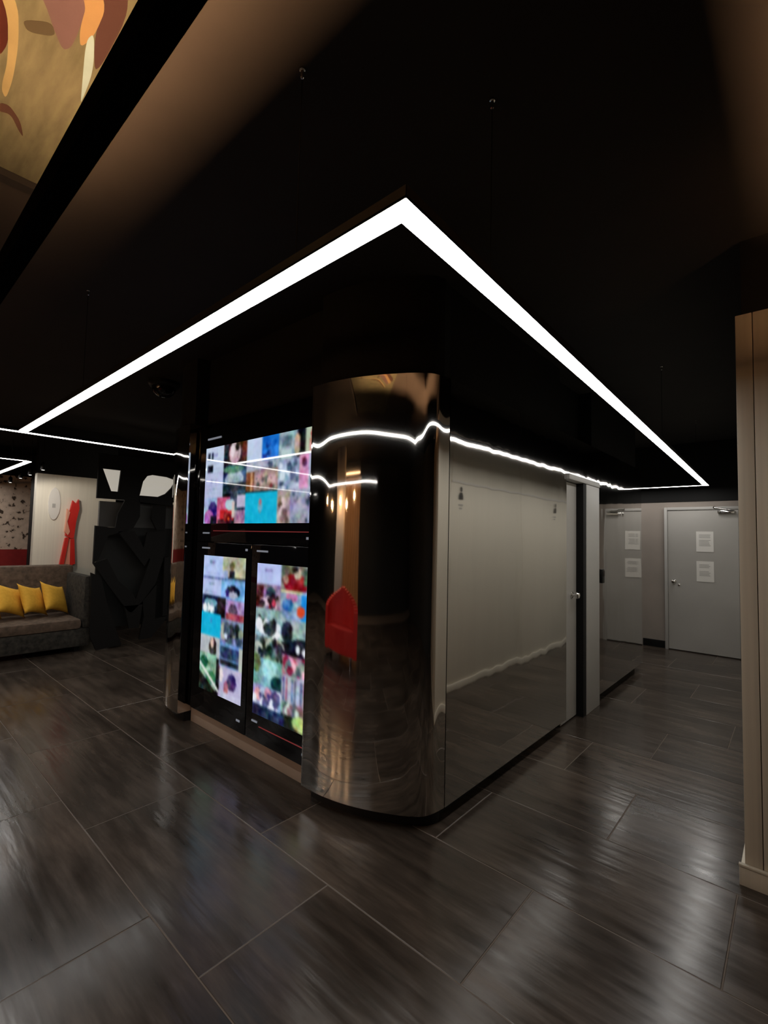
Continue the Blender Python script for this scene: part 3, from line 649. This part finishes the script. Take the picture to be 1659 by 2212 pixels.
for i, (px_, y) in enumerate(DLP):
    dl = thing('downlight', ['ceiling downlight farthest left, nearest the speckled wall', 'second ceiling downlight from the left', 'third ceiling downlight from the left', 'ceiling downlight nearest the sofa wall, rightmost of four'][i], 'lamp', (px_, y, 2.72), 'small downlights at far left')
    DZ = 2.40
    MB().tube((px_, y, DZ+.10), (px_, y, H), .006, n=8).build('stem', M_BLACKM, dl); MB().lathe([(.018, .0), (.028, .0), (.028, .08), (.012, .10)], (px_, y, DZ), 'Z', 16).build('can', M_BLACKM, dl, True)
    MB().lathe([(.017, -.001), (.017, -.004), (.002, -.005)], (px_, y, DZ), 'Z', 16).build('lens', M_DOT, dl)
    if i == 3:
        ld = bpy.data.lights.new('spot_beam', 'SPOT'); ld.energy = 13; ld.color = (1, .90, .78); ld.spot_size = math.radians(125); ld.spot_blend = .35; ld.shadow_soft_size = .02
        lo_ = bpy.data.objects.new('spot_beam', ld); C.objects.link(lo_); lo_.parent = dl; lo_.matrix_parent_inverse = Matrix.Translation(dl.location).inverted()
        lo_.location = (px_, y, DZ-.02); lo_.rotation_euler = (Vector((-8.22, 2.25, .9))-Vector((px_, y, DZ))).to_track_quat('-Z', 'Y').to_euler()

# ------------------------------------------------------------------ behind the viewer, seen in the bent steel
tw = struct(bx('wall_timber', M_BLACK, None, -4.9, -2.6, -4.99, -4.93, 0, 2.9), 'warm lit timber feature wall seen only in the steel', 'wall')
for i in range(8): bx('timber_board', M_TIMBER, tw, -4.88+.285*i, -4.88+.285*i+.275, -4.93, -4.90, .08, 2.86, b=.004)
wl = thing('wall_washer', 'warm strip lamp washing the timber wall from above', 'lamp', (-3.75, -4.6, 2.9))
bx('housing', M_BLACKM, wl, -4.8, -2.7, -4.66, -4.58, 2.92, H); bx('diffuser', mat('warm_washer', (1, .8, .6), .5, emis=(1, .58, .28), es=9), wl, -4.78, -2.72, -4.65, -4.59, 2.905, 2.919)
struct(MB().box(-4.55, -3.85, -3.2, -2.85, 0, H, b=.02).build('column', M_BEIGECOL, None, True), 'plain beige column behind the red sofa', 'column')
rs = thing('red_sofa', 'red two-seat sofa with curved back, reflected in the rounded steel corner', 'sofa', (-3.2, -1.3, 0))
arc = [(-3.2+math.cos(t)*1.0, -1.05-math.sin(t)*.62) for t in [PI*k/20 for k in range(21)]]
inn = [(-3.2+math.cos(t)*.80, -1.05-math.sin(t)*.44) for t in [PI*k/20 for k in range(20, -1, -1)]]
o_ = MB(); n_ = len(arc); pts_ = arc+inn
for k in range(n_-1):
    q = [arc[k], arc[k+1], inn[n_-2-k], inn[n_-1-k]]; o_.prism(q, 2, .12, .92-.25*abs(k-9.5)/10)
o_.build('backrest', M_RED, rs)
MB().prism(inn, 2, .14, .44).build('seat', M_RED, rs)
for x in (-3.85, -2.55):
    for y in (-1.12, -1.40): MB().tube((x, y, 0), (x, y, .14), .02).build('leg', M_CHROME, rs)
for i, (x, z) in enumerate([(-5.6, 2.22), (-4.95, 2.12), (-4.2, 2.18), (-3.6, 2.10), (-2.9, 2.24)]):
    pn = thing('pendant_bulb', ['warm pendant bulb farthest left over the red sofa', 'second warm pendant bulb from the left over the red sofa', 'third warm pendant bulb from the left, before the beige column', 'fourth warm pendant bulb from the left over the red sofa', 'warm pendant bulb farthest right over the red sofa'][i], 'lamp', (x, -2.75, z), 'warm pendant bulbs')
    MB().tube((x, -2.75, z+.12), (x, -2.75, H), .004, n=6).build('cord', M_BLACKM, pn)
    MB().lathe([(.012, .12), (.018, .12), (.018, .075), (.014, .072)], (x, -2.75, z), 'Z', 12).build('socket', M_BLACKM, pn, True)
    MB().lathe([(.002, 0), (.022, .006), (.036, .026), (.036, .042), (.022, .062), (.014, .072)], (x, -2.75, z), 'Z', 14).build('bulb', M_WARMB, pn, True, 90)
